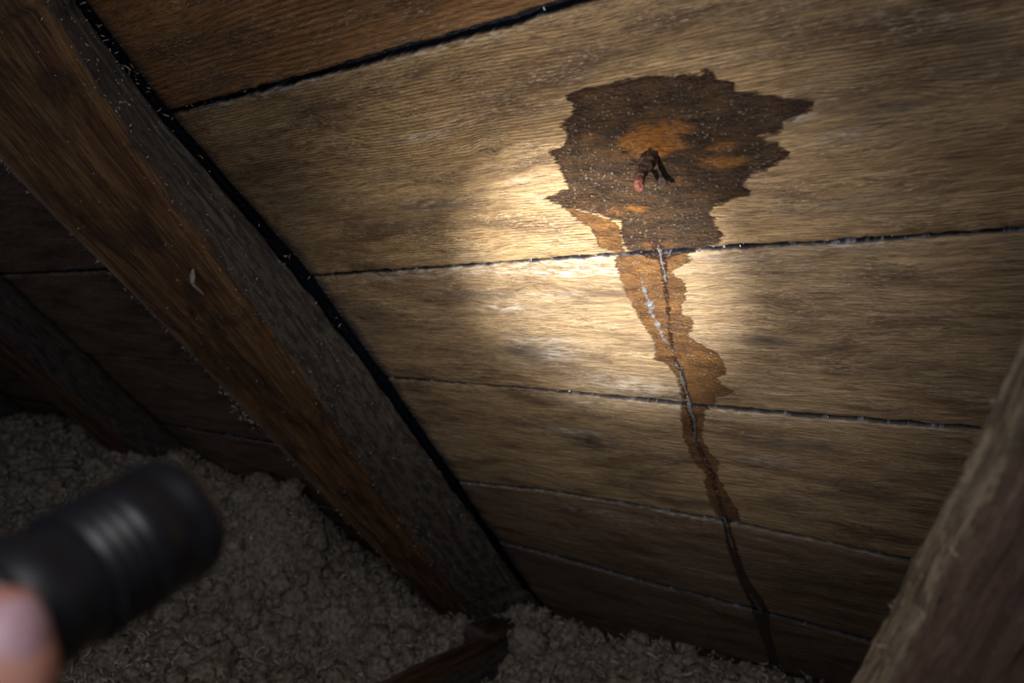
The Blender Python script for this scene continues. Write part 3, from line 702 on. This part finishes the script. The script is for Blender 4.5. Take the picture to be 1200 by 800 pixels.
lathe([(-.040, .0160), (-.043, .0172), (-.049, .0172), (-.051, .0158)]+ringed(-.108, -.052, .0163, 16, .0007)[::-1]+[(-.109, .0160)], 'body', M_GRIP)
lathe([(-.109, .0156), (-.110, .0168), (-.128, .0168), (-.130, .0155), (-.130, .0001)], 'tail_cap', M_BLACK)
e1 = -(nrm(LENS)-(nrm(LENS)@BEAM)*BEAM); e1 = nrm(e1)           # side facing the camera
e2 = np.cross(BEAM, e1); 
if (M.T@e2)[1] < 0: e2 = -e2                                  # downwards in view
def fp(s_, a, r):   # distance behind the lens, angle from camera side (positive downwards), radius
    return LENS-BEAM*s_+(e1*math.cos(a)+e2*math.sin(a))*r
sw = lathe([(0, 0.0001), (0, 0)], 'unused', M_GRIP) if False else None
bm = bmesh.new(); bmesh.ops.create_cone(bm, cap_ends=True, segments=24, radius1=.0055, radius2=.0048, depth=.003); 
bmesh.ops.bevel(bm, geom=[e for e in bm.edges if len(e.link_faces) == 2 and any(len(f.verts) > 4 for f in e.link_faces)], offset=.0006, segments=2, affect='EDGES')
me = bpy.data.meshes.new('switch'); bm.to_mesh(me); bm.free()
so = nrm(e1*math.cos(-1.9)+e2*math.sin(-1.9)); mr = Vector(so).to_track_quat('Z', 'Y').to_matrix().to_4x4(); mr.translation = Vector(fp(.046, -1.9, .0178)); me.transform(mr)
link_mesh('switch', me, M_GRIP, fl)

# ------------------------------------------------------------------ the hand round the flashlight
def limb(bm, pts, rs, flat=None):
    P = np.array(pts); n = len(P)
    for i in range(n-1):
        L = np.linalg.norm(P[i+1]-P[i]); k = max(2, int(L/.0022))
        for j in range(k+(i == n-2)):
            f = j/k; p = P[i]*(1-f)+P[i+1]*f; r = rs[i]*(1-f)+rs[i+1]*f
            bmesh.ops.create_icosphere(bm, subdivisions=2, radius=r, matrix=Matrix.Translation(Vector(p)))
bm = bmesh.new(); R0 = .0165
# thumb lying across the camera side, its tip forward
TH = [fp(.108, 1.75, R0+.030), fp(.094, 1.30, R0+.021), fp(.080, .85, R0+.0125), fp(.0685, .36, R0+.0095), fp(.0640, .04, R0+.0085)]
limb(bm, TH, [.0165, .0135, .0112, .0112, .0086])
# four fingers curling round the far side
for i, (s0, ln, r) in enumerate(((.078, 1.0, .0088), (.096, 1.08, .0090), (.114, 1.02, .0086), (.131, .85, .0075))):
    angs = [1.75, 2.35, 3.0, 3.7, 4.3]; 
    limb(bm, [fp(s0+.004, angs[0], R0+.024), fp(s0+.002, angs[1], R0+.013), fp(s0, 1.75+1.25*ln, R0+.009), fp(s0, 1.75+2.0*ln, R0+.0085), fp(s0+.001, 1.75+2.65*ln, R0+.008)], [r*1.15, r*1.1, r*1.02, r*.95, r*.8])
# palm and wrist
for s0 in (.084, .098, .112, .128, .142):
    limb(bm, [fp(s0, 1.75, R0+.026), fp(s0+.006, 1.45, R0+.046), fp(s0+.010, 1.40, R0+.066)], [.0125, .0150, .0165])
wr0 = fp(.125, 1.42, R0+.070); wr1 = wr0-BEAM*.05+e2*.05
limb(bm, [wr0, wr1, wr1-BEAM*.16+e2*.14], [.026, .0255, .036])
me = bpy.data.meshes.new('person'); bm.to_mesh(me); bm.free()
tmp = bpy.data.objects.new('person', me); COL.objects.link(tmp)
rm = tmp.modifiers.new('remesh', 'REMESH'); rm.mode = 'VOXEL'; rm.voxel_size = .0016
sm = tmp.modifiers.new('smooth', 'SMOOTH'); sm.factor = .5; sm.iterations = 5
bpy.context.view_layer.update()
dg = bpy.context.evaluated_depsgraph_get(); me2 = bpy.data.meshes.new_from_object(tmp.evaluated_get(dg))
bpy.data.objects.remove(tmp); me2.name = 'person'; me2.materials.clear(); me2.materials.append(M_SKIN); me2.shade_smooth()
hand = bpy.data.objects.new('person', me2); COL.objects.link(hand)
tag(hand, 'person holding the black flashlight, only the bare thumb tip in view', 'person')
# thumbnail on the outer side of the tip
c = fp(.0655, .14, R0+.0085); dirt = nrm(TH[4]-TH[3]); outn = nrm(e1-(e1@dirt)*dirt); sid = np.cross(dirt, outn)
V = []; 
for i in range(9):
    a = (i/8-.5)*.015
    for j in range(9):
        b = (j/8-.5)*2; wv = .0062*(1-.25*abs(i/4-1)**3)
        V.append(c+dirt*(a-.001)+sid*(b*wv)+outn*(.0108-.0034*b*b-.0012*(i/4-1)**2))
mesh_np('fingernail', V, grid_faces(9, 9), M_NAIL_SKIN, hand)
